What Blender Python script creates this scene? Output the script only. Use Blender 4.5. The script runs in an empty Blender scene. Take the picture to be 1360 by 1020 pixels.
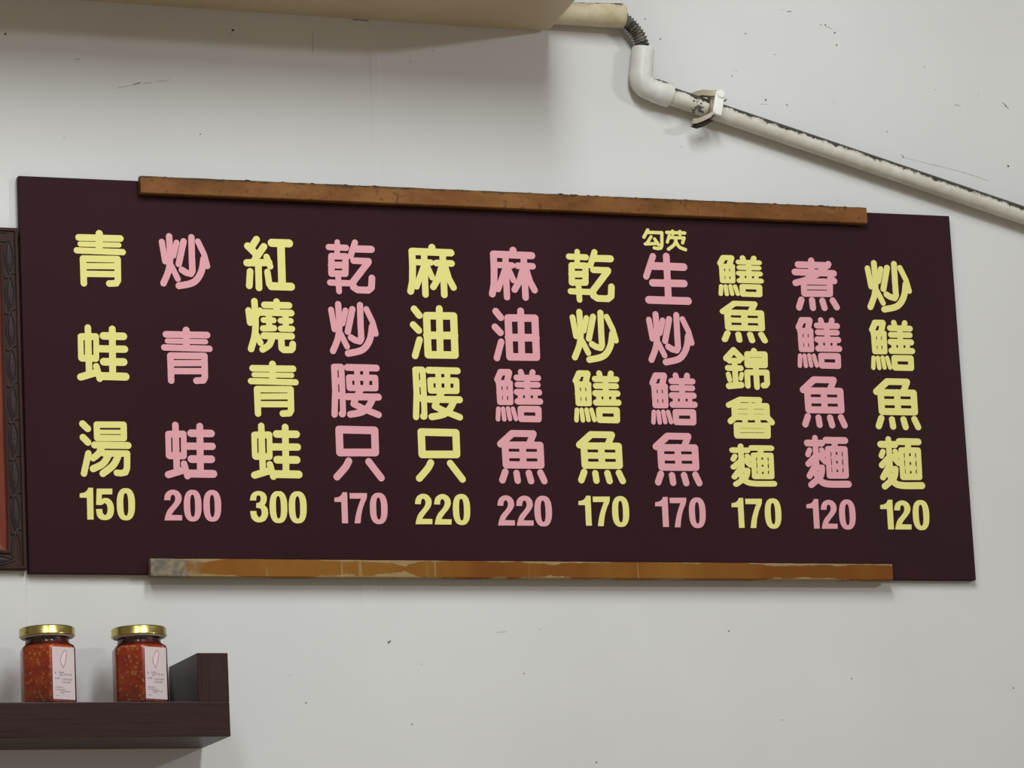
import bpy, bmesh, math, random
from mathutils import Vector, Matrix
from mathutils.geometry import delaunay_2d_cdt

# ------------------------------------------------------------------ camera, world, lights
SC = bpy.context.scene
COL = SC.collection
TOP = 2.25                       # height of the menu board's top edge above the floor, metres
BT = 8.0                         # board thickness, mm


def V(u, v, w):
    """wall millimetres (right, down from the board's top edge, out from the wall) -> world metres"""
    return Vector((u / 1000.0, -w / 1000.0, TOP - v / 1000.0))


cam_data = bpy.data.cameras.new('camera')
cam = bpy.data.objects.new('camera', cam_data)
COL.objects.link(cam)
SC.camera = cam
cam_data.sensor_fit = 'HORIZONTAL'
cam_data.sensor_width = 36.0
cam_data.lens = 5400.0 * 36.0 / 1360.0
cam_data.clip_start = 0.1
cam_data.clip_end = 60
R0 = (0.93330994, 0.05051217, -0.35550077)   # camera right in (right, down, into wall)
R1 = (0.02392829, 0.97910587, 0.20193844)    # camera down
R2 = (0.35827324, -0.1969777, 0.91260072)    # viewing direction
def _w(r):
    return Vector((r[0], r[2], -r[1]))
_x, _y, _z = _w(R0), -_w(R1), -_w(R2)
M = Matrix((_x, _y, _z)).transposed().to_4x4()
M.translation = Vector((-0.99999539, -(3.87894604 + BT / 1000), TOP - 1.0392378))
cam.matrix_world = M

world = bpy.data.worlds.new('world')
SC.world = world
world.use_nodes = True
bg = world.node_tree.nodes['Background']
# soft room light: the bright tables and floor below give more than the upper part of the room
_n = world.node_tree.nodes; _l = world.node_tree.links
_tc = _n.new('ShaderNodeTexCoord'); _sx = _n.new('ShaderNodeSeparateXYZ'); _rp = _n.new('ShaderNodeValToRGB')
_mp = _n.new('ShaderNodeMapRange'); _mp.inputs['From Min'].default_value = -1; _mp.inputs['From Max'].default_value = 1
_l.new(_tc.outputs['Generated'], _sx.inputs[0]); _l.new(_sx.outputs[2], _mp.inputs['Value'])
_l.new(_mp.outputs[0], _rp.inputs[0]); _l.new(_rp.outputs[0], bg.inputs[0])
_rp.color_ramp.elements[0].position = 0.30; _rp.color_ramp.elements[0].color = (1.0, 0.89, 0.72, 1)
_rp.color_ramp.elements[1].position = 0.75; _rp.color_ramp.elements[1].color = (0.66, 0.57, 0.45, 1)
bg.inputs[1].default_value = 0.29

def area(name, loc, target, sx, sy, power, color, spin=0.0):
    l = bpy.data.lights.new(name, 'AREA')
    l.shape = 'RECTANGLE'; l.size = sx; l.size_y = sy
    l.energy = power; l.color = color
    o = bpy.data.objects.new(name, l)
    COL.objects.link(o)
    o.location = loc
    d = (Vector(target) - Vector(loc)).normalized()
    o.rotation_euler = d.to_track_quat('-Z', 'Y').to_euler()
    o.rotation_euler.rotate_axis('Z', spin)
    return o

area('ceiling_tube_light', (0.36, -1.60, 3.2), (0.36, -1.30, 2.0), 0.26, 1.25, 30.5, (0.89, 0.955, 1.0))
area('left_ceiling_tube_light', (-0.60, -1.60, 3.2), (-0.50, -1.30, 2.0), 0.26, 1.25, 15, (0.89, 0.955, 1.0))
area('far_ceiling_tube_light', (3.7, -3.5, 3.1), (0.5, 0, 2.1), 0.55, 0.16, 40, (0.91, 0.955, 1.0))

SC.view_settings.view_transform = 'Standard'
SC.view_settings.look = 'None'
SC.view_settings.gamma = 1.0
SC.view_settings.use_curve_mapping = False
SC.view_settings.exposure = 0.0

# ------------------------------------------------------------------ materials
def lin(c):
    c /= 255.0
    return c / 12.92 if c <= 0.04045 else ((c + 0.055) / 1.055) ** 2.4
def rgb(r, g, b):
    return (lin(r), lin(g), lin(b), 1)

class Mat:
    def __init__(s, name, color=(0.5, 0.5, 0.5, 1), rough=0.6, metal=0.0, spec=0.5):
        s.m = bpy.data.materials.new(name); s.m.use_nodes = True
        s.nt = s.m.node_tree; s.n = s.nt.nodes; s.b = s.n['Principled BSDF']
        s.b.inputs['Base Color'].default_value = color
        s.b.inputs['Roughness'].default_value = rough
        s.b.inputs['Metallic'].default_value = metal
        s.b.inputs['Specular IOR Level'].default_value = spec
        s._co = None
    def co(s):
        if s._co is None:
            g = s.n.new('ShaderNodeNewGeometry'); s._co = g.outputs['Position']
        return s._co
    def L(s, a, b): s.nt.links.new(a, b)
    def map(s, scale=(1, 1, 1), rot=(0, 0, 0), loc=(0, 0, 0)):
        m = s.n.new('ShaderNodeMapping'); s.L(s.co(), m.inputs[0])
        m.inputs['Scale'].default_value = scale; m.inputs['Rotation'].default_value = rot
        m.inputs['Location'].default_value = loc
        return m.outputs[0]
    def noise(s, scale, detail=3, rough=0.5, vec=None, dist=0.0):
        n = s.n.new('ShaderNodeTexNoise'); s.L(vec or s.co(), n.inputs['Vector'])
        n.inputs['Scale'].default_value = scale; n.inputs['Detail'].default_value = detail
        n.inputs['Roughness'].default_value = rough; n.inputs['Distortion'].default_value = dist
        return n.outputs[0]
    def voro(s, scale, vec=None, rnd=1.0):
        n = s.n.new('ShaderNodeTexVoronoi'); s.L(vec or s.co(), n.inputs['Vector'])
        n.inputs['Scale'].default_value = scale; n.inputs['Randomness'].default_value = rnd
        return n
    def ramp(s, fac, stops):
        r = s.n.new('ShaderNodeValToRGB'); s.L(fac, r.inputs[0])
        e = r.color_ramp.elements
        while len(e) < len(stops): e.new(0.5)
        for i, (p, c) in enumerate(stops):
            e[i].position = p
            e[i].color = c if len(c) == 4 else (*c, 1)
        return r.outputs[0]
    def mix(s, fac, a, b, mode='MIX'):
        m = s.n.new('ShaderNodeMix'); m.data_type = 'RGBA'; m.blend_type = mode
        for sock, val in ((m.inputs[0], fac), (m.inputs[6], a), (m.inputs[7], b)):
            if hasattr(val, 'is_linked'): s.L(val, sock)
            else: sock.default_value = val
        return m.outputs[2]
    def math(s, op, a, b=None, clamp=False):
        m = s.n.new('ShaderNodeMath'); m.operation = op; m.use_clamp = clamp
        for i, val in enumerate((a, b)):
            if val is None: continue
            if hasattr(val, 'is_linked'): s.L(val, m.inputs[i])
            else: m.inputs[i].default_value = val
        return m.outputs[0]
    def xyz(s):
        x = s.n.new('ShaderNodeSeparateXYZ'); s.L(s.co(), x.inputs[0]); return x.outputs
    def color(s, out): s.L(out, s.b.inputs['Base Color'])
    def rough(s, out): s.L(out, s.b.inputs['Roughness'])
    def bump(s, h, strength=0.3, dist=0.001):
        b = s.n.new('ShaderNodeBump'); s.L(h, b.inputs['Height'])
        b.inputs['Strength'].default_value = strength; b.inputs['Distance'].default_value = dist
        s.L(b.outputs[0], s.b.inputs['Normal'])

W0, W1 = (0, 0, 0, 1), (1, 1, 1, 1)

# painted wall panels
mw = Mat('wall_paint', rough=0.62, spec=0.3)
mw.color(mw.mix(mw.ramp(mw.noise(3.0, 4, 0.6), [(0.3, W0), (0.7, W1)]), rgb(206, 204, 201), rgb(214, 212, 209)))
mw.bump(mw.noise(160, 3, 0.6), 0.06, 0.0006)
M_WALL = mw.m
mg = Mat('wall_grime', rgb(88, 82, 76), 0.85)
M_GRIME = mg.m
mg2 = Mat('wall_scuff', rgb(168, 166, 161), 0.85)
M_SCUFF = mg2.m

# menu board laminate
mb = Mat('maroon_laminate', rough=0.45, spec=0.04)
mb.color(mb.mix(mb.ramp(mb.noise(5, 3), [(0.35, W0), (0.65, W1)]), rgb(49, 27, 31), rgb(53, 29, 33)))
mb.bump(mb.noise(420, 2, 0.5), 0.05, 0.0003)
M_BOARD = mb.m
M_EDGE = Mat('board_core', rgb(24, 20, 20), 0.7).m
my = Mat('yellow_vinyl', rgb(228, 219, 130), 0.55, spec=0.3); M_YEL = my.m
mp = Mat('pink_vinyl', rgb(222, 158, 164), 0.55, spec=0.3); M_PNK = mp.m

# varnished rail above: orange brown with soot along its upper edge
mr = Mat('orange_varnish', rough=0.55, spec=0.12)
z = mr.xyz()[2]
base = mr.ramp(mr.noise(14, 5, 0.65, mr.map((1, 1, 2.2))), [(0.3, rgb(92, 58, 28)), (0.5, rgb(118, 75, 36)), (0.72, rgb(136, 94, 52))])
h = mr.math('SUBTRACT', z, TOP - 0.001)                      # height inside the top few mm of the rail
dirt = mr.math('ADD', mr.math('MULTIPLY', h, 190.0), mr.math('MULTIPLY', mr.math('SUBTRACT', mr.noise(260, 4, 0.7, mr.map((0.35, 1, 1))), 0.5), 2.4))
spk = mr.ramp(mr.noise(150, 3, 0.6, mr.map((1, 1, 0.8))), [(0.60, W0), (0.68, W1)])
c = mr.mix(mr.ramp(dirt, [(0.30, W0), (0.75, W1)]), base, rgb(66, 52, 30))
c = mr.mix(mr.math('MULTIPLY', spk, 0.6), c, rgb(80, 44, 20))
mr.color(c); mr.bump(mr.noise(300, 3), 0.2, 0.0004)
M_RAIL = mr.m
# worn rail below: brown varnish rubbed through to pale wood, grey at its left end
ml = Mat('worn_varnish', rough=0.6, spec=0.12)
xs = ml.xyz()
base = ml.mix(ml.ramp(ml.noise(7, 3, 0.6, ml.map((1, 1, 0.2), loc=(1.7, 0, 0))), [(0.42, W0), (0.58, W1)]), rgb(120, 68, 18), rgb(140, 92, 32))
base = ml.mix(ml.math('MULTIPLY', ml.noise(110, 4, 0.7), 0.35), base, rgb(96, 56, 22))
pale = ml.mix(ml.noise(70, 3), rgb(158, 134, 92), rgb(136, 110, 70))
ed = ml.math('ABSOLUTE', ml.math('SUBTRACT', xs[2], TOP - 0.4000))
patch = ml.math('MULTIPLY', ml.math('SUBTRACT', ml.noise(11, 2, 0.5, ml.map((1, 1, 0.0), loc=(6.3, 0, 0))), 0.52), 5.0)
fine = ml.math('MULTIPLY', ml.math('SUBTRACT', ml.noise(75, 5, 0.7, ml.map((0.7, 1, 1), loc=(3.1, 0, 0))), 0.42), 3.0)
bare = ml.math('MULTIPLY', ml.math('SUBTRACT', 1.0, ml.math('MULTIPLY', ml.math('ABSOLUTE', ml.math('SUBTRACT', xs[0], 0.391)), 62.0)), 1.6)
patch = ml.math('ADD', patch, ml.math('MAXIMUM', bare, 0.0))
wear = ml.math('ADD', ml.math('ADD', ml.math('MULTIPLY', ml.math('SUBTRACT', ed, 0.0070), 300.0), fine), patch)
scr = ml.ramp(ml.noise(150, 1, 0.5, ml.map((1, 0, 0.03))), [(0.69, W0), (0.73, W1)])
c = ml.mix(ml.ramp(wear, [(0.40, W0), (0.62, W1)]), base, pale)
c = ml.mix(ml.math('MULTIPLY', scr, 0.7), c, pale)
lf = ml.math('ADD', ml.math('MULTIPLY', ml.math('SUBTRACT', 0.182, xs[0]), 26.0), ml.math('MULTIPLY', ml.math('SUBTRACT', ml.noise(150, 4, 0.7), 0.5), 2.2))
c = ml.mix(ml.ramp(lf, [(0.25, W0), (0.75, W1)]), c, ml.mix(ml.ramp(ml.noise(190, 3), [(0.4, W0), (0.6, W1)]), rgb(104, 98, 88), rgb(138, 122, 98)))
ml.color(c); ml.bump(ml.noise(200, 3), 0.2, 0.0004)
M_WORN = ml.m
M_SOOT = Mat('soot', rgb(38, 32, 24), 0.95).m

# dark wenge foil of the ledge
def wenge(name, scale):
    m = Mat(name, rough=0.36, spec=0.2)
    g = m.noise(130, 5, 0.7, m.map(scale))
    m.color(m.ramp(g, [(0.34, rgb(44, 27, 28)), (0.5, rgb(54, 35, 35)), (0.68, rgb(63, 43, 41))]))
    m.bump(g, 0.25, 0.0004)
    return m.m
M_WENGE = wenge('wenge_foil_lengthwise', (0.12, 1, 7))
M_WENGEV = wenge('wenge_foil_upright', (7, 1, 0.12))

# carved frame
mf = Mat('carved_walnut', rough=0.5, spec=0.12)
mf.color(mf.ramp(mf.noise(50, 4, 0.6, mf.map((3, 1, 0.3))), [(0.3, rgb(50, 32, 28)), (0.7, rgb(66, 42, 36))]))
M_FRAME = mf.m
M_CARVE = Mat('carving_stain', rgb(52, 41, 40), 0.55, spec=0.2).m
M_GROOVE = Mat('dark_vine_carving', rgb(26, 19, 19), 0.6).m  # vine strands, darker than the leaves
mi = Mat('mahogany_lacquer', rough=0.5, spec=0.15)
mi.color(mi.ramp(mi.noise(40, 4, 0.6, mi.map((4, 1, 0.3))), [(0.3, rgb(96, 44, 30)), (0.7, rgb(130, 62, 42))]))
M_INNER = mi.m
M_PICT = Mat('picture_paper', rgb(88, 50, 38), 0.6).m

# plastics
ma = Mat('aged_beige_plastic', rough=0.45, spec=0.4)
ma.color(ma.mix(ma.ramp(ma.noise(9, 4, 0.6), [(0.35, W0), (0.7, W1)]), rgb(192, 172, 138), rgb(204, 186, 154)))
M_AC = ma.m
M_WRAPE = Mat('wrap_end_edge', rgb(120, 102, 76), 0.8).m
mh = Mat('grimy_grey_hose', rough=0.6, spec=0.3)
mh.color(mh.ramp(mh.noise(160, 4, 0.7), [(0.38, rgb(42, 38, 32)), (0.55, rgb(104, 99, 88)), (0.72, rgb(140, 134, 122))]))
M_HOSE = mh.m

def pvc(name, amount, topline, c1=rgb(196, 190, 174), c2=rgb(213, 209, 198)):
    """white plastic with soot settled on faces that look up"""
    m = Mat(name, rough=0.42, spec=0.4)
    g = m.n.new('ShaderNodeNewGeometry'); sx = m.n.new('ShaderNodeSeparateXYZ'); m.L(g.outputs['Normal'], sx.inputs[0])
    n1 = m.math('SUBTRACT', m.noise(75, 5, 0.7), 0.5)
    n2 = m.math('SUBTRACT', m.noise(330, 3, 0.7), 0.5)
    d = m.math('ADD', m.math('MULTIPLY', m.math('SUBTRACT', sx.outputs[2], topline), 2.3), m.math('ADD', m.math('MULTIPLY', n1, 3.4), m.math('MULTIPLY', n2, 1.8)))
    base = m.mix(m.ramp(m.noise(60, 4, 0.65), [(0.35, W0), (0.7, W1)]), c1, c2)
    c = m.mix(m.ramp(d, [(0.0, W0), (0.5, (0.35, 0.35, 0.35, 1)), (0.62, W1)]), base, rgb(58, 54, 46))
    sp = m.ramp(m.noise(120, 4, 0.65, m.map((1, 1, 1), loc=(2, 5, 1))), [(0.685, W0), (0.72, W1)])
    c = m.mix(m.math('MULTIPLY', sp, amount), c, rgb(64, 58, 48))
    m.color(c)
    return m.m
M_PVC = pvc('sooty_white_pipe', 0.8, 0.10)
M_ELBOW = pvc('white_elbow_plastic', 0.25, 0.50, rgb(208, 204, 195), rgb(221, 219, 212))
M_WRAP = pvc('cream_pipe_wrap', 0.1, 0.62, rgb(182, 167, 134), rgb(208, 195, 164))
M_CLAMP = Mat('dirty_clip_plastic', rgb(166, 154, 128), 0.5).m
mc = Mat('stained_clip_plastic', rough=0.6)
mc.color(mc.ramp(mc.noise(120, 4, 0.7), [(0.35, rgb(62, 50, 36)), (0.6, rgb(168, 154, 128))])); M_CLIPD = mc.m
M_CLIPW = Mat('clean_white_plastic', rgb(234, 232, 224), 0.4).m

# jars
mgl = Mat('clear_jar_glass'); nt = mgl.nt
tr = mgl.n.new('ShaderNodeBsdfTransparent'); tr.inputs[0].default_value = (0.97, 0.97, 0.96, 1)
gl = mgl.n.new('ShaderNodeBsdfGlossy'); gl.inputs['Roughness'].default_value = 0.04
fr = mgl.n.new('ShaderNodeFresnel'); fr.inputs[0].default_value = 1.5
mx = mgl.n.new('ShaderNodeMixShader')
nt.links.new(fr.outputs[0], mx.inputs[0]); nt.links.new(tr.outputs[0], mx.inputs[1]); nt.links.new(gl.outputs[0], mx.inputs[2])
nt.links.new(mx.outputs[0], mgl.n['Material Output'].inputs['Surface'])
M_GLASS = mgl.m
ms = Mat('chilli_sauce', rough=0.35, spec=0.5)
tc = ms.n.new('ShaderNodeTexCoord'); oz = ms.n.new('ShaderNodeSeparateXYZ'); ms.L(tc.outputs['Object'], oz.inputs[0])
v1 = ms.voro(250); seed = ms.ramp(v1.outputs['Distance'], [(0.24, W1), (0.40, W0)])
pick = ms.ramp(ms.noise(120, 2), [(0.40, W0), (0.52, W1)])
base = ms.ramp(ms.noise(70, 5, 0.65), [(0.3, rgb(176, 42, 6)), (0.5, rgb(222, 80, 14)), (0.68, rgb(240, 124, 36))])
oil = ms.ramp(ms.math('MULTIPLY', oz.outputs[2], 14.0), [(0.76, W0), (0.85, W1)])
c = ms.mix(ms.math('MULTIPLY', seed, pick), base, rgb(240, 180, 100))
c = ms.mix(oil, c, rgb(96, 18, 10))
ms.color(c)
M_SAUCE = ms.m
M_GOLD = Mat('gold_lacquered_tin', (0.50, 0.41, 0.13, 1), 0.28, 1.0).m
M_NECKRING = Mat('pale_neck_glass', rgb(214, 208, 196), 0.6).m  # pale stand-in colour for the clear glass neck
M_LABEL = Mat('label_paper', rgb(210, 192, 191), 0.6).m
M_INK = Mat('label_ink', rgb(84, 76, 80), 0.6).m
M_RED = Mat('label_red_ink', rgb(136, 72, 78), 0.6).m
M_PINKP = Mat('label_pink_fill', rgb(226, 200, 198), 0.6).m

# ------------------------------------------------------------------ mesh helpers
def put(name, bm, mat, parent=None, origin=None, smooth=False, sharp=35):
    """link one mesh object; bmesh is in world metres, its origin is moved to `origin` (or the parent's place)"""
    o0 = Vector(origin) if origin is not None else (parent_world(parent) if parent else Vector((0, 0, 0)))
    bmesh.ops.recalc_face_normals(bm, faces=bm.faces[:])
    bmesh.ops.translate(bm, verts=bm.verts[:], vec=-o0)
    if smooth:
        for f in bm.faces: f.smooth = True
        for e in bm.edges:
            if len(e.link_faces) == 2 and e.calc_face_angle(0) > math.radians(sharp): e.smooth = False
    me = bpy.data.meshes.new(name); bm.to_mesh(me); bm.free()
    for m in (mat if isinstance(mat, (list, tuple)) else [mat]): me.materials.append(m)
    o = bpy.data.objects.new(name, me); COL.objects.link(o)
    if parent:
        o.parent = parent
        o.location = o0 - parent_world(parent)
    else:
        o.location = o0
    return o

def parent_world(p):
    v = Vector((0, 0, 0))
    while p is not None:
        v = v + p.location; p = p.parent
    return v

def thing(name, label, cat, loc, group=None):
    o = bpy.data.objects.new(name, None); COL.objects.link(o)
    o.empty_display_size = 0.05
    o.location = loc
    return tag(o, label, cat, group)

def tag(o, label, cat, group=None):
    o['label'] = label; o['category'] = cat
    if group: o['group'] = group
    return o

def box(bm, u0, u1, v0, v1, w0, w1, bev=0.0, seg=2):
    """box in wall millimetres"""
    t = bmesh.new()
    bmesh.ops.create_cube(t, size=1.0)
    a, b = V(u0, v0, w0), V(u1, v1, w1)
    c = (a + b) / 2; d = b - a
    for q in t.verts: q.co = Vector((c[i] + q.co[i] * abs(d[i]) for i in range(3)))
    if bev > 0: bmesh.ops.bevel(t, geom=t.edges[:], offset=bev / 1000.0, segments=seg, affect='EDGES', profile=0.5)
    merge(bm, t)

def merge(bm, t, mi=0):
    vs = [bm.verts.new(q.co) for q in t.verts]
    t.verts.index_update()
    for f in t.faces:
        try:
            nf = bm.faces.new([vs[q.index] for q in f.verts]); nf.material_index = f.material_index or mi
        except ValueError: pass
    t.free()

def smooth_path(p, n=8):
    P = [p[0]] + list(p) + [p[-1]]; out = []
    for i in range(1, len(P) - 2):
        a, b, c, d = P[i - 1], P[i], P[i + 1], P[i + 2]
        for k in range(n):
            t = k / n
            out.append(0.5 * ((2 * b) + (c - a) * t + (2 * a - 5 * b + 4 * c - d) * t * t + (3 * b - a - 3 * c + d) * t ** 3))
    out.append(P[-1]); return out

def tube(bm, path, rad, n=24, cap=True, flat=None):
    """sweep a circle (radius in mm, or one per point) along world points"""
    N = len(path); rings = []
    tang = [(path[min(i + 1, N - 1)] - path[max(i - 1, 0)]).normalized() for i in range(N)]
    ref = Vector((0, -1, 0))
    if abs(tang[0].dot(ref)) > 0.9: ref = Vector((0, 0, 1))
    x = (ref - tang[0] * ref.dot(tang[0])).normalized()
    for i in range(N):
        x = (x - tang[i] * x.dot(tang[i])).normalized(); y = tang[i].cross(x)
        r = (rad[i] if isinstance(rad, (list, tuple)) else rad) / 1000.0
        ry = r if flat is None else r * flat
        rings.append([bm.verts.new(path[i] + x * math.cos(2 * math.pi * k / n) * r + y * math.sin(2 * math.pi * k / n) * ry) for k in range(n)])
    for a, b in zip(rings, rings[1:]):
        for k in range(n): bm.faces.new((a[k], a[(k + 1) % n], b[(k + 1) % n], b[k]))
    if cap:
        bm.faces.new(rings[0][::-1]); bm.faces.new(rings[-1])

def lathe(bm, prof, c, n=48):
    """prof = [(radius mm, height mm)] round the vertical through c"""
    rings = []
    for r, h in prof:
        if r < 1e-6: rings.append([bm.verts.new(c + Vector((0, 0, h / 1000)))])
        else: rings.append([bm.verts.new(c + Vector((math.cos(2 * math.pi * k / n) * r / 1000, math.sin(2 * math.pi * k / n) * r / 1000, h / 1000))) for k in range(n)])
    for a, b in zip(rings, rings[1:]):
        for k in range(n):
            k2 = (k + 1) % n
            if len(a) == 1 and len(b) == 1: continue
            if len(a) == 1: bm.faces.new((a[0], b[k2], b[k]))
            elif len(b) == 1: bm.faces.new((a[k], a[k2], b[0]))
            else: bm.faces.new((a[k], a[k2], b[k2], b[k]))

def loft(bm, rings, cap=True):
    rv = [[bm.verts.new(p) for p in r] for r in rings]
    n = len(rv[0])
    for a, b in zip(rv, rv[1:]):
        for k in range(n): bm.faces.new((a[k], a[(k + 1) % n], b[(k + 1) % n], b[k]))
    if cap:
        bm.faces.new(rv[0][::-1]); bm.faces.new(rv[-1])

def prism(bm, poly, w0, w1, mi=0):
    """extrude a polygon of (u, v) millimetres from w0 to w1"""
    a = [bm.verts.new(V(u, v, w0)) for u, v in poly]; b = [bm.verts.new(V(u, v, w1)) for u, v in poly]
    n = len(poly); fs = []
    for k in range(n): fs.append(bm.faces.new((a[k], a[(k + 1) % n], b[(k + 1) % n], b[k])))
    fs.append(bm.faces.new(b)); fs.append(bm.faces.new(a[::-1]))
    for f in fs: f.material_index = mi

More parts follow.
